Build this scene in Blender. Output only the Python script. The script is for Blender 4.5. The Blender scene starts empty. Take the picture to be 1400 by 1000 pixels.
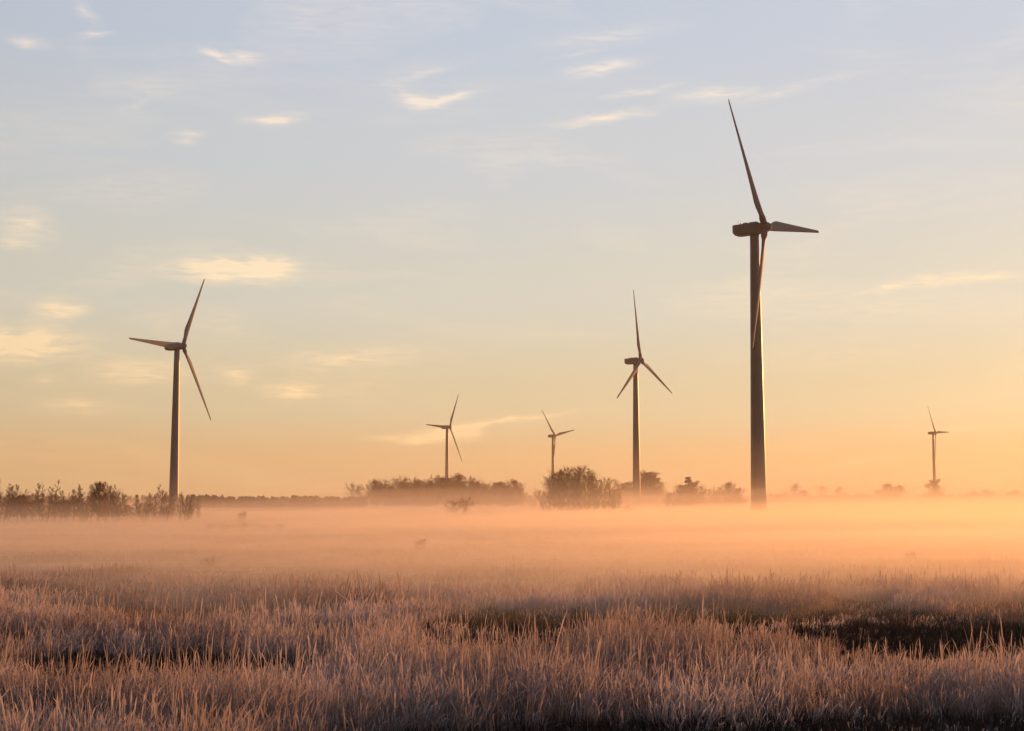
import bpy, math, random
import numpy as np
from mathutils import Matrix, Vector

R = math.radians
scene = bpy.context.scene
C = scene.collection

# ------------------------------------------------------------------ camera
FOC = 1944.0           # focal length in pixels of a 1400 px wide frame (50 mm on 36 mm)
HORIZON = 685.0
CAM_Z = 4.0
PITCH = math.atan((HORIZON - 500) / FOC)
cam_d = bpy.data.cameras.new('camera')
cam = bpy.data.objects.new('camera', cam_d)
C.objects.link(cam)
cam_d.lens = 50
cam_d.sensor_width = 36
cam_d.clip_start = 0.1
cam_d.clip_end = 20000
cam.location = (0, 0, CAM_Z)
cam.rotation_euler = (math.pi / 2 + PITCH, 0, 0)
scene.camera = cam

# ------------------------------------------------------------------ light
SUN_EL, SUN_AZ = 5.5, 31.0          # degrees; azimuth clockwise from +Y (the view direction)
sun_d = bpy.data.lights.new('sun', 'SUN')
sun_d.energy = 5.0
sun_d.angle = R(0.53)
sun_d.color = (1.0, 0.375, 0.08)
sun = bpy.data.objects.new('sun', sun_d)
C.objects.link(sun)
sdir = Vector((math.sin(R(SUN_AZ)) * math.cos(R(SUN_EL)), math.cos(R(SUN_AZ)) * math.cos(R(SUN_EL)), math.sin(R(SUN_EL))))
sun.rotation_euler = sdir.to_track_quat('Z', 'Y').to_euler()
sun.location = (60, 60, 60)

scene.view_settings.view_transform = 'Standard'
scene.view_settings.look = 'None'
scene.view_settings.exposure = 0.0
scene.view_settings.gamma = 1.0
scene.view_settings.use_curve_mapping = False
cy = scene.cycles
cy.use_denoising = True
cy.max_bounces = 8
cy.volume_bounces = 4
cy.diffuse_bounces = 3
cy.glossy_bounces = 2
cy.transmission_bounces = 3
cy.transparent_max_bounces = 48
cy.caustics_reflective = False
cy.caustics_refractive = False
cy.sample_clamp_indirect = 4.0

# ------------------------------------------------------------------ sky
# streaks of high cloud: azimuth, elevation, half sizes in degrees, slope, strength
CLOUDS_PX = [
 (38,57,30,7,0,.55),(128,48,22,5,12,.35),(115,18,22,9,-25,.22),(295,77,24,6,-22,.5),(332,82,34,7,5,.6),
 (375,164,44,8,5,.7),(255,187,24,7,8,.4),(180,146,24,8,15,.13),(578,139,38,11,-4,.75),(622,134,44,6,12,.4),
 (560,104,50,14,14,.10),(600,96,60,7,16,.02),(555,128,40,6,-20,.06),(1140,108,60,5,10,.0),(790,75,50,4,10,.12),(60,520,26,8,0,.2),(825,92,62,9,7,.6),(828,161,74,7,8,.7),(880,124,66,6,8,.3),
 (975,129,64,10,2,.45),(1060,128,70,8,9,.15),(325,371,84,16,0,1.5),(372,368,28,15,0,.5),(80,423,36,13,3,.95),
 (30,470,84,26,3,.95),(35,308,48,26,-12,.32),(18,333,30,7,0,.4),(1200,397,44,5,9,.4),(1275,383,70,10,5,.55),
 (1365,378,70,6,2,.4),(560,599,60,7,3,.85),(622,591,44,12,2,.85),(685,577,120,5,8,.6),(400,535,54,13,0,.5),
 (325,515,32,13,0,.5),(480,490,120,17,3,.36),(190,510,80,18,0,.42),(110,555,66,13,0,.36),
 (1335,585,90,5,2,.35),(1170,632,110,5,8,.22),(830,50,110,12,6,.16),
]
def pix_dir(px, py):
    F = Vector((0, math.cos(PITCH), math.sin(PITCH))); U = Vector((0, -math.sin(PITCH), math.cos(PITCH)))
    d = F + Vector((1, 0, 0)) * ((px - 700) / FOC) + U * ((500 - py) / FOC)
    d.normalize()
    return math.degrees(math.atan2(d.x, d.y)), math.degrees(math.asin(d.z))

world = bpy.data.worlds.new('World')
scene.world = world
world.use_nodes = True
wn = world.node_tree.nodes; wl = world.node_tree.links
bg = wn['Background']
def W(kind, **kw):
    n = wn.new(kind)
    for k, v in kw.items(): setattr(n, k, v)
    return n
def wmath(op, a, b=None, clamp=False):
    n = W('ShaderNodeMath', operation=op, use_clamp=clamp)
    for i, v in enumerate((a, b)):
        if v is None: continue
        if isinstance(v, (int, float)): n.inputs[i].default_value = v
        else: wl.new(v, n.inputs[i])
    return n.outputs[0]
tc = W('ShaderNodeTexCoord')
sep = W('ShaderNodeSeparateXYZ'); wl.new(tc.outputs['Generated'], sep.inputs[0])
sky = W('ShaderNodeTexSky', sky_type='NISHITA', sun_disc=False)
sky.sun_elevation = R(SUN_EL); sky.sun_rotation = R(SUN_AZ)
sky.air_density = 1.0; sky.dust_density = 1.0; sky.ozone_density = 1.0
el = wmath('MULTIPLY', wmath('ARCSINE', sep.outputs[2]), 57.29578)
az = wmath('MULTIPLY', wmath('ARCTAN2', sep.outputs[0], sep.outputs[1]), 57.29578)
# pale morning veil over the clear sky: colour by elevation, fading away from the sun
ramp = W('ShaderNodeValToRGB'); wl.new(wmath('DIVIDE', el, 90.0, True), ramp.inputs[0])
cr = ramp.color_ramp; cr.interpolation = 'EASE'
stops = [(0.0, (.61,.41,.20)), (1.4, (.615,.435,.22)), (4.0, (.605,.52,.335)), (8.3, (.585,.575,.49)), (14.0, (.53,.565,.59)),
         (18.6, (.485,.545,.63)), (30.0, (.30,.36,.48)), (90.0, (.12,.17,.27))]
cr.elements[0].position = 0; cr.elements[0].color = (*stops[0][1], 1)
cr.elements[1].position = 1; cr.elements[1].color = (*stops[-1][1], 1)
for e, c in stops[1:-1]:
    x = cr.elements.new(e / 90.0); x.color = (*c, 1)
dot = W('ShaderNodeVectorMath', operation='DOT_PRODUCT'); wl.new(tc.outputs['Generated'], dot.inputs[0])
dot.inputs[1].default_value = (math.sin(R(SUN_AZ)), math.cos(R(SUN_AZ)), 0)
fall = W('ShaderNodeMapRange', interpolation_type='SMOOTHSTEP'); wl.new(dot.outputs['Value'], fall.inputs[0])
for i, v in enumerate((-0.75, 0.95, 0.14, 1.09)): fall.inputs[i + 1].default_value = v
veil = W('ShaderNodeVectorMath', operation='SCALE'); wl.new(ramp.outputs[0], veil.inputs[0]); wl.new(fall.outputs[0], veil.inputs['Scale'])
veil10 = W('ShaderNodeVectorMath', operation='SCALE'); wl.new(veil.outputs[0], veil10.inputs[0]); veil10.inputs['Scale'].default_value = 10.0
skyw = W('ShaderNodeVectorMath', operation='SCALE'); wl.new(sky.outputs[0], skyw.inputs[0]); skyw.inputs['Scale'].default_value = 0.08
clear = W('ShaderNodeVectorMath', operation='ADD'); wl.new(veil10.outputs[0], clear.inputs[0]); wl.new(skyw.outputs[0], clear.inputs[1])
# clouds
pos = W('ShaderNodeCombineXYZ'); wl.new(az, pos.inputs[0]); wl.new(el, pos.inputs[1])
def noise(scale, sx, sy, det=3, dist=0.0, rot=0.0):
    m = W('ShaderNodeMapping'); wl.new(pos.outputs[0], m.inputs[0])
    m.inputs['Scale'].default_value = (sx, sy, 1); m.inputs['Rotation'].default_value = (0, 0, rot)
    n = W('ShaderNodeTexNoise'); wl.new(m.outputs[0], n.inputs['Vector'])
    n.inputs['Scale'].default_value = scale; n.inputs['Detail'].default_value = det; n.inputs['Distortion'].default_value = dist
    return n
wob = noise(1.0, .55, 1.3, 3)
wsub = W('ShaderNodeVectorMath', operation='SUBTRACT'); wl.new(wob.outputs['Color'], wsub.inputs[0]); wsub.inputs[1].default_value = (.5, .5, .5)
wmul = W('ShaderNodeVectorMath', operation='MULTIPLY'); wl.new(wsub.outputs[0], wmul.inputs[0]); wmul.inputs[1].default_value = (1.3, .5, 0)
wpos = W('ShaderNodeVectorMath', operation='ADD'); wl.new(pos.outputs[0], wpos.inputs[0]); wl.new(wmul.outputs[0], wpos.inputs[1])
total = None
for (px, py, rx, ry, rot, st) in CLOUDS_PX:
    a0, e0 = pix_dir(px, py)
    m = W('ShaderNodeMapping', vector_type='TEXTURE'); wl.new(wpos.outputs[0], m.inputs[0])
    k = 57.29578 / FOC
    m.inputs['Location'].default_value = (a0, e0, 0); m.inputs['Rotation'].default_value = (0, 0, R(rot))
    m.inputs['Scale'].default_value = (rx * k * 1.5, ry * k * 1.75, 1)
    g = W('ShaderNodeTexGradient', gradient_type='QUADRATIC_SPHERE'); wl.new(m.outputs[0], g.inputs[0])
    n = W('ShaderNodeMath', operation='MULTIPLY_ADD'); wl.new(g.outputs['Fac'], n.inputs[0]); n.inputs[1].default_value = st * 1.6 + .25
    if total is None: n.inputs[2].default_value = 0
    else: wl.new(total, n.inputs[2])
    total = n.outputs[0]
fib = noise(1.0, .9, 5.2, 6, .6, R(-8))
fibr = W('ShaderNodeMapRange'); wl.new(fib.outputs['Fac'], fibr.inputs[0])
for i, v in enumerate((.34, .62, .35, 1.15)): fibr.inputs[i + 1].default_value = v
thin = noise(1.0, .09, .42, 4, .6, R(-7))       # faint veil streaks over the whole sky
thinr = W('ShaderNodeMapRange'); wl.new(thin.outputs['Fac'], thinr.inputs[0])
for i, v in enumerate((.50, .78, 0, .40)): thinr.inputs[i + 1].default_value = v
mask = wmath('ADD', wmath('MULTIPLY', total, fibr.outputs[0]), wmath('MULTIPLY', thinr.outputs[0], fibr.outputs[0]))
mask = wmath('MINIMUM', mask, 0.95)
mix = W('ShaderNodeMix', data_type='RGBA'); wl.new(mask, mix.inputs[0])
wl.new(clear.outputs[0], mix.inputs[6])
ccol = W('ShaderNodeValToRGB'); wl.new(wmath('DIVIDE', el, 30.0, True), ccol.inputs[0])
ccol.color_ramp.elements[0].color = (.98, .66, .30, 1); ccol.color_ramp.elements[1].color = (.84, .76, .70, 1); ccol.color_ramp.elements[1].position = .62
x = ccol.color_ramp.elements.new(.28); x.color = (.97, .78, .52, 1)
cs = W('ShaderNodeVectorMath', operation='SCALE'); wl.new(ccol.outputs[0], cs.inputs[0])
wl.new(wmath('MULTIPLY', fall.outputs[0], 10.0), cs.inputs['Scale'])
wl.new(cs.outputs[0], mix.inputs[7])
wl.new(mix.outputs[2], bg.inputs[0])
bg.inputs[1].default_value = 0.1
world.cycles.sampling_method = 'MANUAL'
world.cycles.sample_map_resolution = 512

# ------------------------------------------------------------------ helpers
def new_mat(name):
    m = bpy.data.materials.new(name); m.use_nodes = True
    return m, m.node_tree.nodes, m.node_tree.links

def paint(name, c1, c2, rough=.5, scale=3.0, trans=0.0, bump=0.0, spec=.5, per_object=0.0):
    m, n, l = new_mat(name)
    b = n['Principled BSDF']
    b.inputs['Roughness'].default_value = rough
    b.inputs['Specular IOR Level'].default_value = spec
    t = n.new('ShaderNodeTexCoord')
    nz = n.new('ShaderNodeTexNoise'); nz.inputs['Scale'].default_value = scale; nz.inputs['Detail'].default_value = 4
    l.new(t.outputs['Object'], nz.inputs['Vector'])
    r = n.new('ShaderNodeValToRGB'); r.color_ramp.elements[0].position = .3; r.color_ramp.elements[1].position = .7
    r.color_ramp.elements[0].color = (*c1, 1); r.color_ramp.elements[1].color = (*c2, 1)
    l.new(nz.outputs['Fac'], r.inputs[0])
    col = r.outputs[0]
    if per_object:
        oi = n.new('ShaderNodeObjectInfo')
        mr = n.new('ShaderNodeMapRange'); l.new(oi.outputs['Random'], mr.inputs[0])
        mr.inputs[3].default_value = 1 - per_object; mr.inputs[4].default_value = 1 + per_object
        vm = n.new('ShaderNodeVectorMath'); vm.operation = 'SCALE'; l.new(col, vm.inputs[0]); l.new(mr.outputs[0], vm.inputs['Scale'])
        col = vm.outputs[0]
    l.new(col, b.inputs['Base Color'])
    if bump:
        bp = n.new('ShaderNodeBump'); bp.inputs['Strength'].default_value = bump; l.new(nz.outputs['Fac'], bp.inputs['Height'])
        l.new(bp.outputs[0], b.inputs['Normal'])
    if trans:
        tr = n.new('ShaderNodeBsdfTranslucent'); l.new(col, tr.inputs['Color'])
        mx = n.new('ShaderNodeMixShader'); mx.inputs[0].default_value = trans
        l.new(b.outputs[0], mx.inputs[1]); l.new(tr.outputs[0], mx.inputs[2]); l.new(mx.outputs[0], n['Material Output'].inputs['Surface'])
    return m

M = {
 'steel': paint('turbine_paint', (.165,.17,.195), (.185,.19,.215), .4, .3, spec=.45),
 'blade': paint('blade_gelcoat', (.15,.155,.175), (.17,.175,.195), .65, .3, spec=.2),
 'dark': paint('dark_metal', (.06,.06,.065), (.09,.09,.09), .5, 3),
 'concrete': paint('concrete', (.26,.25,.23), (.36,.34,.31), .9, 2),
 'bark': paint('bark', (.09,.06,.042), (.16,.11,.08), .9, 6, per_object=.25),
 'birch': paint('birch_bark', (.12,.10,.09), (.30,.26,.23), .85, 3, per_object=.2),
 'twig': paint('twigs', (.18,.078,.038), (.29,.135,.064), .9, 4, trans=.25, per_object=.3),
 'leaf': paint('dry_leaves', (.21,.088,.034), (.36,.16,.06), .8, 2, trans=.55, per_object=.3),
 'needle': paint('needles', (.05,.05,.025), (.09,.085,.04), .8, 2, trans=.15, per_object=.2),
 'wood': paint('far_wood', (.10,.06,.035), (.18,.11,.06), .9, .05, trans=.2),
}

def link(name, me, mat=None, parent=None):
    o = bpy.data.objects.new(name, me); C.objects.link(o)
    if mat is not None and len(me.materials) == 0: me.materials.append(mat)
    if parent is not None: o.parent = parent
    return o

def empty(name, loc, rz=0.0):
    o = bpy.data.objects.new(name, None); C.objects.link(o)
    o.location = loc; o.rotation_euler = (0, 0, rz); o.empty_display_size = .5
    return o

def tag(o, label=None, cat=None, group=None, kind=None):
    if label: o['label'] = label
    if cat: o['category'] = cat
    if group: o['group'] = group
    if kind: o['kind'] = kind
    return o

class MB:
    def __init__(s): s.v = []; s.f = []
    def tube(s, pts, rad, n=6, cap=True, smooth=True):
        pts = [Vector(p) for p in pts]; base = len(s.v); prev = None
        for i, p in enumerate(pts):
            d = (pts[min(i + 1, len(pts) - 1)] - pts[max(i - 1, 0)])
            d = d.normalized() if d.length > 1e-9 else Vector((0, 0, 1))
            ref = prev if prev is not None else (Vector((1, 0, 0)) if abs(d.x) < .8 else Vector((0, 1, 0)))
            a = (ref - d * ref.dot(d)); a.normalize(); prev = a; b = d.cross(a)
            for k in range(n):
                t = 2 * math.pi * k / n
                s.v.append(p + (a * math.cos(t) + b * math.sin(t)) * rad[i])
        for i in range(len(pts) - 1):
            for k in range(n):
                k2 = (k + 1) % n
                s.f.append((base + i * n + k, base + i * n + k2, base + (i + 1) * n + k2, base + (i + 1) * n + k))
        if cap:
            s.f.append(tuple(base + k for k in range(n))[::-1])
            e = base + (len(pts) - 1) * n; s.f.append(tuple(e + k for k in range(n)))
    def loft(s, rings, cap=True):
        base = len(s.v); n = len(rings[0])
        for r in rings: s.v.extend(Vector(p) for p in r)
        for i in range(len(rings) - 1):
            for k in range(n):
                k2 = (k + 1) % n
                s.f.append((base + i * n + k, base + i * n + k2, base + (i + 1) * n + k2, base + (i + 1) * n + k))
        if cap:
            s.f.append(tuple(base + k for k in range(n))[::-1])
            e = base + (len(rings) - 1) * n; s.f.append(tuple(e + k for k in range(n)))
    def box(s, c, h):
        x, y, z = c; a, b, d = h; q = len(s.v)
        for dz in (-d, d):
            for dx, dy in ((-a, -b), (a, -b), (a, b), (-a, b)): s.v.append(Vector((x + dx, y + dy, z + dz)))
        for f in ((3,2,1,0),(4,5,6,7),(0,1,5,4),(1,2,6,5),(2,3,7,6),(3,0,4,7)): s.f.append(tuple(q + i for i in f))
    def quad(s, c, u, w):
        q = len(s.v); s.v += [c - u - w, c + u - w, c + u + w, c - u + w]; s.f.append((q, q + 1, q + 2, q + 3))
    def mesh(s, name, mat=None, smooth=False):
        me = bpy.data.meshes.new(name); me.from_pydata([tuple(p) for p in s.v], [], s.f)
        if smooth: me.polygons.foreach_set('use_smooth', [True] * len(me.polygons))
        if mat is not None: me.materials.append(mat)
        me.update(); return me

def fbm(x, y, seed=0, octaves=4, scale=1.0):
    """value noise in numpy"""
    rng = np.random.default_rng(seed); out = np.zeros(np.broadcast(x, y).shape); amp = 1.0; tot = 0
    for o in range(octaves):
        g = rng.random((256, 256)); fx = x / scale * 2 ** o + 13.7 * o; fy = y / scale * 2 ** o + 7.1 * o
        ix = np.floor(fx).astype(int); iy = np.floor(fy).astype(int); tx = fx - ix; ty = fy - iy
        tx = tx * tx * (3 - 2 * tx); ty = ty * ty * (3 - 2 * ty)
        a = g[ix % 256, iy % 256]; b = g[(ix + 1) % 256, iy % 256]; c = g[ix % 256, (iy + 1) % 256]; d = g[(ix + 1) % 256, (iy + 1) % 256]
        out += amp * ((a * (1 - tx) + b * tx) * (1 - ty) + (c * (1 - tx) + d * tx) * ty); tot += amp; amp *= .5
    return out / tot

def ground_z(x, y):
    x = np.asarray(x, float); y = np.asarray(y, float)
    near = np.clip(1 - (np.hypot(x, y) - 60) / 200, 0, 1)
    return (fbm(x, y, 5, 3, 14.0) - .5) * .55 * near

def grid_mesh(name, xs, ys, zf):
    X, Y = np.meshgrid(xs, ys); Z = zf(X, Y)
    v = np.stack([X, Y, Z], -1).reshape(-1, 3); nx = len(xs); ny = len(ys)
    i = np.arange((ny - 1) * (nx - 1)); r = i // (nx - 1); c = i % (nx - 1); a = r * nx + c
    f = np.stack([a, a + 1, a + nx + 1, a + nx], -1)
    me = bpy.data.meshes.new(name)
    me.vertices.add(len(v)); me.vertices.foreach_set('co', v.ravel())
    me.loops.add(f.size); me.loops.foreach_set('vertex_index', f.ravel())
    me.polygons.add(len(f)); me.polygons.foreach_set('loop_start', np.arange(len(f)) * 4)
    me.polygons.foreach_set('use_smooth', np.ones(len(f), bool))
    me.update(); me.validate(); return me

# ------------------------------------------------------------------ ground
def stretch(lo, hi, n, p=2.2):
    t = np.linspace(-1, 1, n); return np.sign(t) * np.abs(t) ** p * hi
xs = np.unique(np.concatenate([stretch(0, 3900, 121, 3.0)]))
ys = np.concatenate([np.linspace(-300, 15, 8), np.linspace(20, 140, 121), np.geomspace(145, 3900, 60)])
gme = grid_mesh('ground', xs, ys, ground_z)
gm = paint('marsh_ground', (.020,.014,.011), (.045,.032,.025), .95, .5, bump=.4)
ground = link('ground', gme, gm); tag(ground, kind='structure', label='flat dark marshy field under the grass')

# ------------------------------------------------------------------ wind turbines
def airfoil(chord, thick, le=.3, n=16):
    pts = []
    for k in range(n):
        t = 2 * math.pi * k / n
        u = (1 - math.cos(t)) / 2                     # 0 leading .. 1 trailing
        yt = (.55 * math.sqrt(max(u, 0)) * (1 - u) ** .8 * 2.2) if thick < .9 else math.sqrt(max(0, u * (1 - u))) * 2
        pts.append(((u - le) * chord, (1 if t < math.pi else -1) * yt * thick * chord * .5))
    return pts

def blade_mesh():
    mb = MB(); rings = []
    rs = [1.0, 2.0, 3.0, 4.5, 6.0, 7.5, 9.0, 11, 14, 18, 22, 26, 30, 34, 37, 39, 39.7, 40.0]
    for r in rs:
        if r <= 2.0: ch, th, le = 1.9, 1.0, .5
        elif r < 9.0:
            t = (r - 2.0) / 7.0; t = t * t * (3 - 2 * t); ch = 1.9 + (3.15 - 1.9) * t; th = 1.0 + (.30 - 1.0) * t; le = .5 - .2 * t
        else:
            t = (r - 9.0) / 31.0; ch = 3.15 + (.75 - 3.15) * t ** .85; th = .30 - .16 * t; le = .3
        if r > 39.5: ch *= .55 if r < 39.9 else .2
        tw = -R(.3 + 9 * max(0, 1 - (r - 4) / 22) ** 1.6)
        ring = []
        for (x, y) in airfoil(ch, th, le):
            ring.append((x * math.cos(tw) - y * math.sin(tw), x * math.sin(tw) + y * math.cos(tw), r))
        rings.append(ring)
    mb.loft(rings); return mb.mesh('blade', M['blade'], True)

def rrect(w0, w1, z0, z1, y, r=.45, n=3):
    pts = []; cs = [(w1 - r, z1 - r, 0), (w0 + r, z1 - r, 90), (w0 + r, z0 + r, 180), (w1 - r, z0 + r, 270)]
    for cx, cz, a in cs:
        for k in range(n + 1):
            t = R(a + 90 * k / n); pts.append((cx + r * math.cos(t), y, cz + r * math.sin(t)))
    return pts
def nacelle_mesh():
    mb = MB()
    prof = [(-6.35, 1.15, -.15, 1.25), (-6.2, 1.45, -.95, 1.5), (-5.6, 1.6, -1.6, 1.55), (-4.6, 1.7, -1.75, 1.5), (-1.0, 1.75, -1.75, 1.55),
            (-.8, 1.75, -1.75, 1.75), (1.3, 1.65, -1.65, 1.75), (1.7, 1.35, -1.35, 1.4), (2.05, 1.2, -1.2, 1.2)]
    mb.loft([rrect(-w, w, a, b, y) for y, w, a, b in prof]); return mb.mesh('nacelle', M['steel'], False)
def lathe_y(prof, n=20):
    return [[(r * math.cos(2 * math.pi * k / n), y, r * math.sin(2 * math.pi * k / n)) for k in range(n)] for y, r in prof]
def ring_mesh(name, z, r, h, mat):
    mb = MB(); mb.tube([(0,0,z-h),(0,0,z-h*.6),(0,0,z+h*.6),(0,0,z+h)], [r-.03, r, r, r-.03], 32); return mb.mesh(name, mat, False)
BLADE = blade_mesh(); NAC = nacelle_mesh()
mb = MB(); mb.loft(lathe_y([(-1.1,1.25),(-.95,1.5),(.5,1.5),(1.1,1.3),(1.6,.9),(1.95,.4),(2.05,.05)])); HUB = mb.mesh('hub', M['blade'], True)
mb = MB(); mb.tube([(0,0,0),(0,0,1.7)], [.035,.025], 5); mb.tube([(-.35,0,1.45),(.35,0,1.45)], [.025,.025], 5); MAST = mb.mesh('anemometer_mast', M['dark'])
mb = MB(); mb.box((0,0,.18),(.55,.7,.18)); mb.box((0,0,.40),(.45,.6,.04)); VENT = mb.mesh('roof_vent', M['steel'])
mb = MB(); mb.tube([(0,0,0),(0,0,.25),(0,0,.42),(0,0,.5)], [.16,.16,.13,.04], 8); LAMP = mb.mesh('warning_lamp', M['dark'])
OVER = 3.3
def turbine(hub_x, hub_y, hub_z, az, th, tilt, cone, label):
    a = R(az); ct = math.cos(tilt)
    root = empty('wind_turbine', (hub_x - OVER * math.sin(a), hub_y - OVER * math.cos(a), 0.0), -a)
    tag(root, label, 'wind turbine', 'wind turbines across the misty field')
    top = hub_z - 1.85
    mb = MB(); zs = [-.5] + [top * i / 12 for i in range(1, 13)]
    mb.tube([(0,0,z) for z in zs], [2.28 + (1.27 - 2.28) * max(0, z) / top for z in zs], 40)
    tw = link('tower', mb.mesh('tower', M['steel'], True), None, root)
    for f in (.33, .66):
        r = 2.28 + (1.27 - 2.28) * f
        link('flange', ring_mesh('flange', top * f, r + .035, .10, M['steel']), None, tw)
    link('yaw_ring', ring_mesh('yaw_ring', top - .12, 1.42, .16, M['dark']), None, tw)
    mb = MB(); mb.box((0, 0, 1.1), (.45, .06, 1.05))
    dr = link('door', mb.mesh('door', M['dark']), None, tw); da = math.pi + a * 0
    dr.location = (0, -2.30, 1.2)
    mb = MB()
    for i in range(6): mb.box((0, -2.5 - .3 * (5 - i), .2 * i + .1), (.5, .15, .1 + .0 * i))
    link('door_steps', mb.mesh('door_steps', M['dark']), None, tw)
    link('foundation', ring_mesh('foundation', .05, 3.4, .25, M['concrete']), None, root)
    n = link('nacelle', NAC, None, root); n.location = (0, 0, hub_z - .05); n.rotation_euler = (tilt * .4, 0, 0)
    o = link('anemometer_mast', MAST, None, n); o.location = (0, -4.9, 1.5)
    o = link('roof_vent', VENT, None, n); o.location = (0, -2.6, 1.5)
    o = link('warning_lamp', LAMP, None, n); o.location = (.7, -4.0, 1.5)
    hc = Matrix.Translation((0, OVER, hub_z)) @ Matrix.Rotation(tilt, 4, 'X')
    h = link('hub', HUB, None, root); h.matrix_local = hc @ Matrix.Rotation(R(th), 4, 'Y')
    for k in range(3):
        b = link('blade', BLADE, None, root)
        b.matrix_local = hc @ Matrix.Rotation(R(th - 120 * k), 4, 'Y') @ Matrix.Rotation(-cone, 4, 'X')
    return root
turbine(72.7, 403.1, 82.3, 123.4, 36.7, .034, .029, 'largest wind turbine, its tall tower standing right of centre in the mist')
turbine(-154.6, 664.3, 76.5, 113.0, 330.7, .068, 0, 'wind turbine alone on the left, behind the row of bare trees')
turbine(71.8, 789.3, 82.0, 122.3, 5.6, .066, .012, 'mid-sized wind turbine with upright blade, just left of the largest turbine')
turbine(-62.1, 1419.8, 77.5, 122.2, 328.8, .084, -.02, 'small wind turbine behind the long dark wood at centre')
turbine(51.0, 1681.2, 80.6, 126.6, 41.9, .084, .05, 'small distant wind turbine rising behind the dense copse of bare trees')
turbine(537.0, 1803.0, 89.9, 128.0, 32.8, .10, .06, 'smallest wind turbine, far off at the right over a single tree')

# ------------------------------------------------------------------ trees
def rvec(rng, s=1.0): return Vector((rng.gauss(0, s), rng.gauss(0, s), rng.gauss(0, s)))
def bare_tree(seed, H, spread, nl, leaf=0.0, slender=1.0, low=.25, up=.55, stems=1):
    """trunk mesh + crown mesh (limbs' fine twigs, dry leaves) of a tree H metres high"""
    rng = random.Random(seed); tr = MB(); tw = MB(); lf = MB()
    for s in range(stems):
        lean = Vector((rng.gauss(0, .05), rng.gauss(0, .05), 0)) + (Vector((math.cos(s*2.4), math.sin(s*2.4), 0)) * (.28 if stems > 1 else 0))
        base = Vector((0, 0, -.3)) + (Vector((math.cos(s*2.4), math.sin(s*2.4), 0)) * (.25 if stems > 1 else 0))
        r0 = H * .016 * slender; pts = [base]; rad = [r0 * 1.3]; n = 8
        hh = H * (1 if s == 0 else rng.uniform(.75, .95))
        for i in range(1, n + 1):
            t = i / n; p = base + lean * hh * t + Vector((rng.gauss(0, .012), rng.gauss(0, .012), 0)) * hh + Vector((0, 0, hh * .96 * t))
            pts.append(p); rad.append(r0 * (1 - .9 * t))
        tr.tube(pts, rad, 6)
        def at(t):
            q = t * n; i = min(int(q), n - 1); return pts[i].lerp(pts[i + 1], q - i)
        for i in range(nl):
            t = low + (1 - low) * (i + rng.random()) / nl; p = at(min(t, .99))
            a = i * 2.4 + rng.random(); prof = math.sin(math.pi * min(1, (t - low) / (1 - low) * .82 + .18)) ** .7
            L = hh * spread * prof * rng.uniform(.65, 1.15)
            d = Vector((math.cos(a), math.sin(a), up + rng.uniform(-.15, .35) + t * .4)).normalized()
            lp = [p]; 
            for k in range(1, 5): lp.append(p + d * L * k / 4 + rvec(rng, .035 * L) + Vector((0, 0, .05 * L * (k / 4) ** 2)))
            r1 = r0 * .42 * (1 - .6 * t)
            tr.tube(lp, [r1, r1 * .8, r1 * .6, r1 * .4, r1 * .15], 4, False)
            for j in range(8):
                u = rng.uniform(.08, 1.0); q = lp[int(u * 3.99)].lerp(lp[min(4, int(u * 3.99) + 1)], u * 3.99 % 1)
                d2 = (d + rvec(rng, .5) + Vector((0, 0, .35))).normalized(); L2 = max(L, .5) * rng.uniform(.28, .62)
                e = q + d2 * L2; m = q.lerp(e, .5) + rvec(rng, .05 * L2)
                w = max(.014, r1 * .26)
                tw.tube([q, m, e], [w, w * .75, w * .35], 3, False)
                for z in range(6):
                    s0 = q.lerp(e, rng.uniform(.1, 1)); d3 = (d2 + rvec(rng, .5) + Vector((0, 0, .2))).normalized(); L3 = L2 * rng.uniform(.4, .95)
                    e3 = s0 + d3 * L3
                    tw.tube([s0, e3], [w * .6, w * .25], 3, False)
                    for c in range(int(leaf * 6 + rng.random())):
                        lc = s0.lerp(e3, rng.random()) + rvec(rng, .16 * H / 8)
                        u1 = rvec(rng).normalized() * H * rng.uniform(.006, .012); u2 = u1.cross(rvec(rng)).normalized() * H * rng.uniform(.004, .009)
                        lf.quad(lc, u1, u2)
    return tr, tw, lf
def pine_tree(seed, H, w):
    rng = random.Random(seed); tr = MB(); lf = MB(); tw = MB()
    tr.tube([(0,0,-.3),(0,0,H*.5),(0,0,H)], [H*.018, H*.011, H*.002], 6)
    z = H * .12
    while z < H * .98:
        t = z / H; n = rng.randint(4, 6)
        for k in range(n):
            a = rng.random() * 6.28; L = H * w * (1 - t) ** .75 * rng.uniform(.6, 1.15) + .15
            p = Vector((0, 0, z)); d = Vector((math.cos(a), math.sin(a), .12 + .3 * t)).normalized()
            e = p + d * L + Vector((0, 0, -.1 * L))
            tw.tube([p, e], [H * .003, H * .001], 3, False)
            for q in range(int(8 + L * 5)):
                c = p.lerp(e, rng.uniform(.15, 1.05)) + rvec(rng, .05 * L + .06)
                u1 = (d + rvec(rng, .6)).normalized() * H * rng.uniform(.016, .034); u2 = u1.cross(rvec(rng)).normalized() * H * rng.uniform(.005, .011)
                lf.quad(c, u1, u2)
        z += H * rng.uniform(.035, .06)
    return tr, tw, lf
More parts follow.
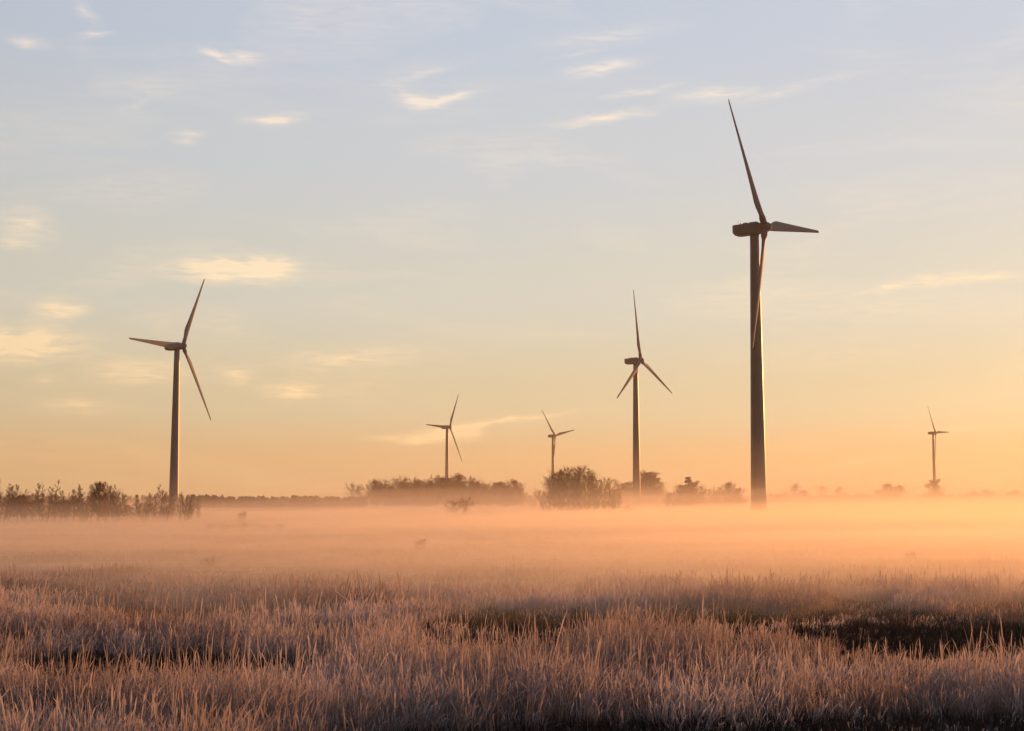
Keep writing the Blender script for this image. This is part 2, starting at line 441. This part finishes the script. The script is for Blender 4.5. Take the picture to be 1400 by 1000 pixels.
def proto(builder, trunk_mat, leafmat, *a, **k):
    tr, tw, lf = builder(*a, **k)
    t = tr.mesh('trunk', M[trunk_mat]); me = bpy.data.meshes.new('crown'); nv = len(tw.v)
    me.from_pydata([tuple(p) for p in tw.v + lf.v], [], tw.f + [tuple(i + nv for i in f) for f in lf.f])
    me.materials.append(M['twig']); me.materials.append(M[leafmat])
    me.polygons.foreach_set('material_index', [0] * len(tw.f) + [1] * len(lf.f)); me.update()
    return t, me
P = {   # unit prototypes are about 8 m high
 'round1': proto(bare_tree, 'bark', 'leaf', 11, 8, .32, 26, leaf=.03, low=.15),
 'round2': proto(bare_tree, 'bark', 'leaf', 12, 8, .34, 28, leaf=.08, low=.12),
 'birch1': proto(bare_tree, 'birch', 'leaf', 13, 8, .20, 26, leaf=.01, slender=.8, up=1.1, low=.15),
 'birch2': proto(bare_tree, 'birch', 'leaf', 14, 8, .22, 22, leaf=.0, slender=.75, up=1.0, low=.35),
 'leafy1': proto(bare_tree, 'bark', 'leaf', 15, 8, .34, 26, leaf=.55, low=.12),
 'leafy2': proto(bare_tree, 'bark', 'leaf', 16, 8, .36, 26, leaf=.45, low=.1),
 'multi': proto(bare_tree, 'bark', 'leaf', 17, 8, .24, 15, leaf=.03, stems=3, low=.12),
 'snag': proto(bare_tree, 'birch', 'leaf', 18, 8, .12, 9, leaf=.0, slender=.8, low=.3, up=.9),
 'pine1': proto(pine_tree, 'bark', 'needle', 19, 8, .30),
 'pine2': proto(pine_tree, 'bark', 'needle', 20, 8, .38),
 'bush': proto(bare_tree, 'bark', 'leaf', 21, 8, .62, 9, leaf=.25, stems=4, low=.05, up=.45, slender=.5),
 'bush2': proto(bare_tree, 'bark', 'leaf', 22, 8, .75, 10, leaf=.15, stems=3, low=.05, up=.35, slender=.5),
}
KIND = {'round': 'bare_tree', 'birch': 'birch_tree', 'leafy': 'leafy_tree', 'multi': 'bare_tree', 'snag': 'dead_tree', 'pine': 'pine_tree', 'bush': 'bush'}
def name_of(k): return KIND[k.rstrip('0123456789')]
trng = random.Random(77)
def tree(k, X, Y, H, label, group, wide=1.0, cat=None):
    nm = name_of(k); z = float(ground_z(X, Y))
    root = empty(nm, (X, Y, z), trng.uniform(0, 6.28)); s = H / 8.0 * (1.0 if nm in ('bush', 'pine_tree') else 1.08)
    root.scale = (s * wide, s * wide, s)
    tag(root, label, cat or ('bush' if nm == 'bush' else 'tree'), group)
    link('trunk', P[k][0], None, root); link('crown', P[k][1], None, root)
    return root
def px_x(px, Y): return (px - 700) / FOC * Y
def top_h(py, Y): return CAM_Z + (HORIZON - py) / FOC * Y

# row of bare trees on the left
def row_label(px):
    if px < 50: return 'low brown tree at the far left end of the left tree row', 'trees at the far left end of the row'
    if px < 110: return 'low brown tree under the thin tall ones in the left tree row', 'trees in the middle of the left row'
    if px < 180: return 'low brown tree in the right third of the left tree row, before the gap', 'trees in the right third of the left row'
    return 'low brown tree in the small clump hiding the foot of the left turbine', 'clump at the foot of the left turbine'
skyline = [(-20,664),(0,664),(8,668),(16,672),(28,668),(36,676),(48,682),(58,668),(66,674),(76,682),(86,676),(94,680),(104,676),(112,672),(120,678),
           (128,668),(136,672),(142,666),(150,670),(158,676),(164,672),(172,684),(190,682),(200,680),(212,686),(222,676),(230,672),(238,688),(248,684),(258,680),(266,684),(274,690)]
kinds = ['birch1','round2','multi','birch2','round1','birch1','leafy2','multi']
for i, (px, py) in enumerate(skyline):
    py -= 6; Y = trng.uniform(250, 276); k = kinds[(i * 5 + i // 3) % len(kinds)]
    tree(k, px_x(px, Y), Y, top_h(py + trng.uniform(-1, 3), Y) * 1.0, *row_label(px), 1.0)
for px, py in [(-12,676),(2,680),(17,684),(32,680),(46,688),(62,684),(77,688),(91,686),(104,684),(125,686),(139,680),(152,682),(163,686),(176,692),(195,690),(226,690),(243,690),(262,690),(10,678),(24,682),(40,684),(52,686),(70,686),(84,688),(98,686),(110,684),(118,686),(132,682),(146,684),(156,686),(168,690),(184,690),(206,690),(218,688),(234,690),(252,690)]:
    Y = trng.uniform(280, 310)
    tree(trng.choice(['leafy2','round2','multi','multi','birch1']), px_x(px, Y), Y, top_h(py, Y), *row_label(px), 1.35)
tree('snag', px_x(61, 254), 254, top_h(663, 254), 'thin bare tree poking above the left tree row, leftmost of the tall ones', None, 1.0)
tree('snag', px_x(79, 256), 256, top_h(656, 256), 'tallest thin pair-like bare tree in the left tree row', None, 1.2)
tree('snag', px_x(114, 258), 258, top_h(662, 258), 'thin leaning bare tree in the middle of the left tree row', None, 1.1)
tree('leafy1', px_x(138, 252), 252, top_h(664, 252), 'tree with a rounded dark top in the left tree row', None, .8)
tree('snag', px_x(148, 253), 253, top_h(661, 253), 'thin bare tree beside the rounded dark-topped one in the left row', None, 1.1)

# long wood at centre
def wood_label(px, back=False):
    side = 'left of' if px < 600 else 'right of'
    if back: return 'lower brown tree deep inside the long wood, ' + side + ' the small turbine behind it', 'inner trees of the long wood ' + side + ' its turbine'
    return 'brown tree at the front of the long wood, ' + side + ' the small turbine behind it', 'front trees of the long wood ' + side + ' its turbine'
for i, px in enumerate(np.linspace(512, 712, 38)):
    Y = trng.uniform(600, 660)
    prof = 657 + 9 * abs((px - 590) / 90) ** 1.3 if px < 600 else 657 + 10 * ((px - 600) / 112)
    k = ['leafy2','round2','birch1','round1','leafy1','multi','round2'][i % 7]
    tree(k, px_x(px, Y), Y, top_h(prof - 2 + trng.uniform(-5, 8), Y), *wood_label(px), trng.uniform(.8, 1.15))
for i, px in enumerate(np.linspace(516, 708, 22)):
    Y = trng.uniform(665, 720)
    tree(['leafy1','leafy2','round2'][i % 3], px_x(px, Y), Y, top_h(666 + trng.uniform(-4, 6), Y), *wood_label(px, True), 1.2)
for px, py, k in [(480,663,'round1'),(492,667,'round2'),(501,664,'round1')]:
    tree(k, px_x(px, 620), 620, top_h(py, 620), 'sparse bare tree at the left end of the long wood', 'sparse trees left of the long wood', .9)
tree('snag', px_x(715, 610), 610, top_h(661, 610), 'thin bare tree at the right end of the long wood', None, 1.3)
tree('multi', px_x(727, 610), 610, top_h(669, 610), 'small bent bare tree right of the long wood, left of the dense copse', None, 1.2)

# dense copse right of centre
def copse_label(px):
    if px < 774: return 'bare rust-brown tree on the left side of the dense copse, before the small turbine', 'left side of the dense copse'
    if px < 811: return 'bare rust-brown tree in the tall middle of the dense copse', 'tall middle of the dense copse'
    return 'lower bare rust-brown tree on the right side of the dense copse', 'right side of the dense copse'
spots = [(742,672),(747,662),(752,652),(758,648),(764,646),(770,644),(776,641),(782,643),(788,641),(793,640),(799,642),(806,645),(812,652),(818,656),(825,658),(831,655),(837,660),(844,668),
         (756,656),(768,650),(780,648),(790,648),(802,650),(815,662),(828,664),(840,672)]
for i, (px, py) in enumerate(spots):
    Y = trng.uniform(384, 402) if i < 18 else trng.uniform(376, 384)
    k = ['round1','multi','birch2','round2','birch1','birch1','round1','multi','birch2'][i % 9]
    tree(k, px_x(px, Y), Y, top_h(py + 1, Y), *copse_label(px), trng.uniform(.85, 1.15))
tree('bush2', px_x(858, 372), 372, 2.6, 'low bush at the right foot of the dense copse', None, 1.3)

# around the mid-sized turbine and towards the largest one
for px, py, k, Y in [(851,664,'leafy1',830),(858,662,'leafy2',845),(866,664,'round2',850),(876,656,'leafy1',840),(883,649,'leafy2',838),(888,650,'leafy1',845),(895,656,'leafy2',840),(903,667,'round2',835)]:
    tree(k, px_x(px, Y), Y, top_h(py, Y), 'rounded brown tree behind the foot of the mid-sized turbine', 'trees behind the mid-sized turbine', 1.15)
tree('pine1', px_x(940, 590), 590, top_h(653, 590), 'pointed dark conifer between the two largest right-hand turbines', None, 1.35)
for px, py, k, Y in [(914,676,'leafy1',560),(925,672,'leafy2',570),(932,666,'leafy1',585),(948,662,'leafy2',580),(957,667,'round2',575)]:
    tree(k, px_x(px, Y), Y, top_h(py, Y), 'leafy tree crowding round the pointed conifer near the largest turbine', 'trees round the conifer', 1.15)
for px, py, k, Y in [(921,680,'round1',590),(962,676,'round2',600),(973,676,'birch1',615),(991,674,'round1',600),(1016,678,'multi',620),(968,670,'round1',600),(978,668,'multi',610),(985,668,'round2',605)]:
    tree(k, px_x(px, Y), Y, top_h(py, Y), 'thin hazy bare tree among the low ones either side of the pointed conifer', 'thin trees near the largest turbine', 1.0)
tree('leafy2', px_x(997, 570), 570, top_h(663, 570), 'rounded leafy tree just left of the largest tower', None, 1.1)
tree('leafy1', px_x(1008, 590), 590, top_h(670, 590), 'small tree touching the left side of the largest tower', None, 1.0)
# far right
tree('leafy2', px_x(1276, 900), 900, top_h(659, 900), 'single broad hazy tree at the foot of the smallest turbine', None, 1.25)
for px, py, k, Y in [(1062,672,'snag',1250),(1072,670,'multi',1250),(1088,664,'round2',1300),(1098,672,'leafy1',1300),(1120,666,'round1',1350),(1147,668,'round2',1350),(1160,674,'multi',1350)]:
    tree(k, px_x(px, Y), Y, top_h(py, Y), 'faint far tree on the horizon right of the largest tower', 'faint trees right of the largest tower', 1.3)
for px, py, k, Y in [(1199,672,'leafy1',1300),(1210,664,'leafy2',1300),(1217,668,'leafy1',1300),(1227,666,'leafy2',1300)]:
    tree(k, px_x(px, Y), Y, top_h(py, Y), 'faint rounded far tree in the clump left of the smallest turbine', 'faint clump left of the smallest turbine', 1.3)
for px, py, k, Y in [(1330,673,'leafy2',1500),(1345,672,'leafy1',1500),(1352,674,'leafy2',1500),(1378,674,'leafy1',1500),(1386,672,'leafy2',1500)]:
    tree(k, px_x(px, Y), Y, top_h(py, Y), 'faintest far tree on the glowing horizon right of the smallest turbine', 'faint trees at the right edge', 1.5)

# bushes standing in the mist
tree('bush', px_x(628, 300), 300, 4.6, 'spreading bare bush alone in the mist below the long wood', None, 1.25)
tree('bush2', px_x(665, 320), 320, 1.8, 'faint low bush right of the spreading bush in the mist', None, 1.4)
tree('bush', px_x(575, 112), 112, 1.0, 'tiny bush in the mist at centre left of the field', None, 1.0)
tree('bush2', px_x(290, 84), 84, .6, 'low dark tuft of twigs in the mist on the left', None, 1.6)
tree('bush', px_x(1240, 92), 92, .75, 'faint dark bush in the glowing mist at right', None, 1.1)
for px in (290, 312, 335, 362, 384):
    tree('bush2', px_x(px, 185), 185, trng.uniform(.9, 1.3), 'low dark bush in the strip of scrub right of the left tree row', 'strip of low scrub', 2.0)
tree('bush', px_x(333, 260), 260, 2.0, 'small grey bush behind the strip of low scrub', None, .8)

# far forest along the horizon
rng = np.random.default_rng(4)
V = []; F = []
def far_band(px0, px1, Y0, Y1, n, hfun):
    for i in range(n):
        px = rng.uniform(px0, px1); Y = rng.uniform(Y0, Y1); X = px_x(px, Y); H = max(2.5, hfun(px) * rng.uniform(.8, 1.12))
        w = H * rng.uniform(.28, .42); m = 60
        c = np.stack([rng.normal(0, w * .55, m), rng.normal(0, w * .55, m), H * (.12 + .85 * rng.beta(1.6, 1.3, m))], -1)
        c[:, :2] *= (1.15 - c[:, 2:3] / H)
        u = rng.normal(size=(m, 3)); u /= np.linalg.norm(u, axis=1, keepdims=True); v = np.cross(u, rng.normal(size=(m, 3))); v /= np.linalg.norm(v, axis=1, keepdims=True)
        s = H * rng.uniform(.05, .10, (m, 1)); c = c + np.array([X, Y, 0])
        q = np.stack([c - u * s, c + v * s * .8, c + u * s, c - v * s * .8], 1); V.append(q.reshape(-1, 3))
far_band(258, 500, 640, 740, 420, lambda p: 4.6 + 3.0 * (fbm(np.array([p / 30.]), np.array([1.]), 3)[0]))
far_band(-250, 262, 1050, 1250, 200, lambda p: 8.5)
far_band(480, 1030, 1000, 1150, 350, lambda p: 7.5)
far_band(1030, 1600, 1150, 1350, 420, lambda p: 6.0 + 5.5 * (fbm(np.array([p / 22.]), np.array([2.]), 8)[0]))
V = np.concatenate(V); nq = len(V) // 4
me = bpy.data.meshes.new('forest'); me.from_pydata(V.tolist(), [], np.arange(nq * 4).reshape(-1, 4).tolist())
tag(link('forest', me, M['wood']), 'far hazy forest line along the horizon', 'forest', kind='stuff')

# ------------------------------------------------------------------ grass
# hollows without tall grass: ground position given by picture column/row of the ground there, half sizes in metres
def gpos(px, py):
    Y = FOC * CAM_Z / (py - HORIZON); return px_x(px, Y), Y
HOLLOW = [((290,842),4.2,4.2),((195,915),2.9,3.6),((100,908),1.2,2.2),((690,880),2.6,2.6),((780,856),5.2,3.6),((985,850),4.0,3.0),((620,893),1.4,2.0),
          ((1260,880),3.8,6.2),((1400,880),3.0,6.5),((1180,1050),6.8,5.2),((1390,1040),4,4.6),((640,1070),2.6,4.0),((880,1045),2.8,4.6),((30,880),1.0,2.2),((1395,838),2,2.5),((470,905),.9,1.2),((120,835),2.5,2.6),((345,918),1.8,2.2),((60,965),1.2,1.0),((520,868),1.4,1.6)]
def grass_cover(x, y):
    m = np.ones_like(x)
    wx = (fbm(x, y, 41, 3, 1.6) - .5) * 1.6; wy = (fbm(x, y, 42, 3, 1.6) - .5) * 1.6
    for (p, rx, ry) in HOLLOW:
        X0, Y0 = gpos(*p); d = np.hypot((x + wx - X0) / rx, (y + wy - Y0) / ry)
        m = np.minimum(m, np.clip((d - .75) / .5, 0, 1))
    far = np.clip((y - 45) / 30, 0, 1)
    patch = fbm(x, y * 1.0, 9, 4, 6.0)
    m2 = np.clip((patch - .38) / .10, 0, 1); m = np.minimum(m, np.maximum(m2, .75 - .5 * np.clip((y - 34) / 8, 0, 1)))
    return m
rg = np.random.default_rng(21)
def scatter(y0, y1, dens, tuft):
    area = (y1 - y0) * (.80 * (y0 + y1) / 2 + 6); n = int(area * dens / tuft)
    y = np.sqrt(rg.random(n) * (y1 ** 2 - y0 ** 2) + y0 ** 2); x = (rg.random(n) * 2 - 1) * (.40 * y + 3)
    keep = rg.random(n) < .17 + .83 * grass_cover(x, y); x = x[keep]; y = y[keep]
    cov = grass_cover(x, y); vig = .45 + 1.1 * fbm(x, y, 31, 4, 2.6)
    tl = rg.normal(0, .13, (len(x), 2)) + np.array([.05, -.03])
    rep = rg.poisson(tuft, len(x)) + 1
    idx = np.repeat(np.arange(len(x)), rep); k = len(idx)
    bx = x[idx] + rg.normal(0, .10, k); by = y[idx] + rg.normal(0, .10, k)
    hg = (1 - .6 * np.clip((y[idx] - 46) / 32, 0, 1)) * (.24 + .76 * cov[idx]) * vig[idx] * rg.uniform(.45, 1.0, k) * 1.12
    lean = tl[idx] + rg.normal(0, .16, (k, 2))
    tall = (rg.random(k) < .13) & (cov[idx] > .4)               # upright flowering stems above the fine undergrowth
    hg = np.where(tall, hg * rg.uniform(1.1, 1.55, k), hg * .82)
    lean = np.where(tall[:, None], lean * .55, lean)
    return bx, by, hg, lean
parts = [scatter(18, 38, 135, 10), scatter(38, 60, 90, 9), scatter(60, 90, 45, 7), scatter(90, 150, 18, 6), scatter(150, 290, 5, 6)]
wid = np.concatenate([np.full(len(p[0]), w) for p, w in zip(parts, (.0075, .0095, .014, .022, .035))])
bx, by, hg, lx, ly = [np.concatenate(a) for a in zip(*[(p[0], p[1], p[2], p[3][:, 0], p[3][:, 1]) for p in parts])]
K = len(bx); bz = ground_z(bx, by) - .02
ang = rg.random(K) * np.pi; wid = wid * rg.uniform(.5, 1.1, K)
hx = np.cos(ang) * wid; hy = np.sin(ang) * wid * .5
head = rg.random(K) < .55
lev = [(0.0, .8), (.5, .85), (.84, 1.0), (1.0, 0.0)]
droop = rg.uniform(0.0, 1.0, K) ** 2 + (rg.random(K) < .12) * rg.uniform(.6, 2.2, K)
verts = np.zeros((K, 7, 3), np.float32)
for i, (t, w) in enumerate(lev):
    cx = bx + lx * hg * (t + droop * 1.6 * t ** 3); cyy = by + ly * hg * (t + droop * 1.6 * t ** 3); cz = bz + hg * (t - .22 * droop * t ** 4)
    ww = np.where(head & (i == 2), 1.9, w)
    if i < 3:
        verts[:, i * 2] = np.stack([cx - hx * ww, cyy - hy * ww, cz], -1); verts[:, i * 2 + 1] = np.stack([cx + hx * ww, cyy + hy * ww, cz], -1)
    else: verts[:, 6] = np.stack([cx, cyy, cz], -1)
b0 = (np.arange(K) * 7)[:, None]
quads = np.stack([b0 + np.array([[0, 1, 3, 2]]), b0 + np.array([[2, 3, 5, 4]])], 1).reshape(-1, 4)
tris = b0 + np.array([[4, 5, 6]])
me = bpy.data.meshes.new('grass')
me.vertices.add(K * 7); me.vertices.foreach_set('co', verts.ravel())
loops = np.concatenate([quads.ravel(), tris.ravel()]).astype(np.int32)
me.loops.add(len(loops)); me.loops.foreach_set('vertex_index', loops)
starts = np.concatenate([np.arange(len(quads)) * 4, len(quads) * 4 + np.arange(len(tris)) * 3]).astype(np.int32)
me.polygons.add(len(starts)); me.polygons.foreach_set('loop_start', starts)
tone = np.clip(.5 * rg.random(K) + 1.5 * (fbm(bx, by, 65, 4, 3.5) - .5) + .25, 0, 1).astype(np.float32)
at = me.attributes.new('tone', 'FLOAT', 'POINT'); at.data.foreach_set('value', np.repeat(tone, 7))
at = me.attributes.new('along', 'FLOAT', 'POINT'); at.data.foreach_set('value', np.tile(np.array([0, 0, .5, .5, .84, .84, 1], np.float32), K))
me.update()
m, n, l = new_mat('frosted_grass')
b = n['Principled BSDF']; b.inputs['Roughness'].default_value = .7; b.inputs['Specular IOR Level'].default_value = .3
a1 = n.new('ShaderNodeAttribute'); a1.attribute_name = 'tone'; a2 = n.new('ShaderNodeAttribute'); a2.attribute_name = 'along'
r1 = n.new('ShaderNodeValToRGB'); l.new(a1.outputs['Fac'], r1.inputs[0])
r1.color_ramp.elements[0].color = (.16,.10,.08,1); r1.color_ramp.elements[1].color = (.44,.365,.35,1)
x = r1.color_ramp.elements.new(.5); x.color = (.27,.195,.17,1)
fr = n.new('ShaderNodeMapRange'); l.new(a2.outputs['Fac'], fr.inputs[0])          # hoar frost on upper stem and head; the darker foot also paints in stem shade
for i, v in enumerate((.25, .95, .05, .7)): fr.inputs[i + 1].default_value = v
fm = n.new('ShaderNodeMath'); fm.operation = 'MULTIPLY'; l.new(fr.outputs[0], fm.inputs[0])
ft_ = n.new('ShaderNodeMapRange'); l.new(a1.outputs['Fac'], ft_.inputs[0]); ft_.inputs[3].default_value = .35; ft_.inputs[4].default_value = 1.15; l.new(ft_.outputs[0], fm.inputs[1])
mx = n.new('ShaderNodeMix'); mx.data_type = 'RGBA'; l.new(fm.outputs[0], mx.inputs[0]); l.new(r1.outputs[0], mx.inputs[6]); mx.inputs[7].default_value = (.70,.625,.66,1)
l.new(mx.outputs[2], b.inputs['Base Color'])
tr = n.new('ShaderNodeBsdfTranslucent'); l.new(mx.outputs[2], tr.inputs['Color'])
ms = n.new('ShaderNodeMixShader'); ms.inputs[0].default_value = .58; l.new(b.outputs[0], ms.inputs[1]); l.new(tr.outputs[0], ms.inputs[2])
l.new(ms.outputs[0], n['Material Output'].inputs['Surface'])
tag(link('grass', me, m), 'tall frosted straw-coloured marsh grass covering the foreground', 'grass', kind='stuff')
print('blades', K)

# low heather in the hollows, its dark colour also standing in for shade
n_ = 260000
y = np.sqrt(rg.random(n_) * (62 ** 2 - 17 ** 2) + 17 ** 2); x = (rg.random(n_) * 2 - 1) * (.40 * y + 3)
k_ = grass_cover(x, y) < .55; x = x[k_]; y = y[k_]; n_ = len(x)
z = ground_z(x, y); h = rg.uniform(.08, .36, n_) * (.5 + fbm(x, y, 61, 3, 1.1)); a = rg.random(n_) * 6.283; w = .016
V = np.stack([np.stack([x - np.cos(a) * w, y - np.sin(a) * w, z - .01], -1), np.stack([x + np.cos(a) * w, y + np.sin(a) * w, z - .01], -1),
              np.stack([x + rg.normal(0, .10, n_), y + rg.normal(0, .10, n_), z + h], -1)], 1).reshape(-1, 3)
me = bpy.data.meshes.new('heather'); me.from_pydata(V.tolist(), [], np.arange(n_ * 3).reshape(-1, 3).tolist())
tag(link('heather', me, paint('heather_stems', (.025,.016,.013), (.05,.034,.027), .9, 1.0)), 'low heather between the grass tussocks, dark to stand in for shade', 'heather', kind='stuff')

# ------------------------------------------------------------------ mist and haze
def vol_mat(name, dens, aniso, color=(1, .90, .76)):
    m, n, l = new_mat(name)
    n.remove(n['Principled BSDF'])
    v = n.new('ShaderNodeVolumePrincipled'); v.inputs['Density'].default_value = dens; v.inputs['Anisotropy'].default_value = aniso
    v.inputs['Color'].default_value = (*color, 1)
    l.new(v.outputs[0], n['Material Output'].inputs['Volume'])
    return m
# the mist thins out upwards: nested lumpy banks of even density, so that it is thickest where they all overlap
MX, half_w = 71, 60.0
ysm = np.concatenate([np.linspace(18, 150, 62), np.geomspace(155, 1100, 40)])
Yg = np.repeat(ysm[:, None], MX, 1); Xg = np.linspace(-1, 1, MX)[None, :] * (half_w + .55 * ysm)[:, None]
def edge(Y, y0, y1):
    t = np.clip((Y - y0) / (y1 - y0), 0, 1); return t * t * (3 - 2 * t)
def density(z):                                   # per metre, at height z
    return .048 * math.exp(-(z / 1.8) ** 1.4) + .0030 * math.exp(-z / 3.2) + .00050 * math.exp(-(z / 11.0) ** 1.3)
NL = 12
tops = np.geomspace(.7, 26.0, NL)
ny, nx = Yg.shape; N = ny * nx
i = np.arange((ny - 1) * (nx - 1)); r = i // (nx - 1); c = i % (nx - 1); a = r * nx + c
ft = np.stack([a, a + 1, a + nx + 1, a + nx], -1)
rim = np.concatenate([np.arange(nx - 1), np.arange(ny - 1) * nx + nx - 1, ((ny - 1) * nx + np.arange(nx - 1, 0, -1)), np.arange(ny - 1, 0, -1) * nx])
nxt = np.roll(rim, -1)
fshell = np.concatenate([ft, ft[:, ::-1] + N, np.stack([rim, rim + N, nxt + N, nxt], -1)])
side = np.clip(1.05 + 1.0 * Xg / (Yg + 30), .70, 1.25)           # thinner towards the left
side = side * (1 - .28 * edge(Yg, 150, 230) * np.clip((-.10 - Xg / Yg) / .12, 0, 1))
bank = np.clip(.30 + 1.4 * fbm(Xg * .30, Yg, 71, 4, 26.0), .45, 1.6)
mids = [0.0] + [math.sqrt(tops[k] * tops[k + 1]) for k in range(NL - 1)]
dens = [density(z) for z in mids] + [0.0]
mist = None
for j, zt in enumerate(tops):
    y0 = 29 + 5 * min(zt, 12); y1 = 50 + 14 * min(zt, 20)
    jag = 13 + 3 * min(zt, 10)
    rise = edge(Yg + (fbm(Xg * .5, Yg, 81, 3, 20.0) - .5) * jag, y0, y1)
    lump = 1 + 1.1 * (fbm(Xg * .4, Yg, 90 + j, 4, 14.0 + 6 * zt) - .5)
    far = 1 - (.40 * edge(Yg, 130, 330) if zt < 4 else 0)
    Z = -.42 + rise * (zt + .25) * lump * side * bank * far
    dy = .4 * j
    v = np.concatenate([np.stack([Xg * (1 + .002 * j), Yg + dy, Z], -1).reshape(-1, 3), np.stack([Xg * (1 + .002 * j), Yg + dy, np.full_like(Yg, -.8 - .01 * j)], -1).reshape(-1, 3)])
    me = bpy.data.meshes.new('mist_layer'); me.from_pydata(v.tolist(), [], fshell.tolist()); me.update()
    o = link('ground_mist' if j == 0 else 'mist_layer', me, vol_mat('mist_%d' % j, dens[j] - dens[j + 1], .5 if zt < 4 else .35), mist)
    if j == 0: mist = tag(o, 'low bank of glowing orange ground mist over the field', 'mist', kind='stuff')
    else: tag(o, kind='stuff')

mb = MB(); mb.box((0, 1800, 64.5), (4000, 2150, 66.0))
tag(link('haze', mb.mesh('haze', vol_mat('haze_air', .00012, .35))), 'thin warm morning haze in the air', 'haze', kind='stuff')
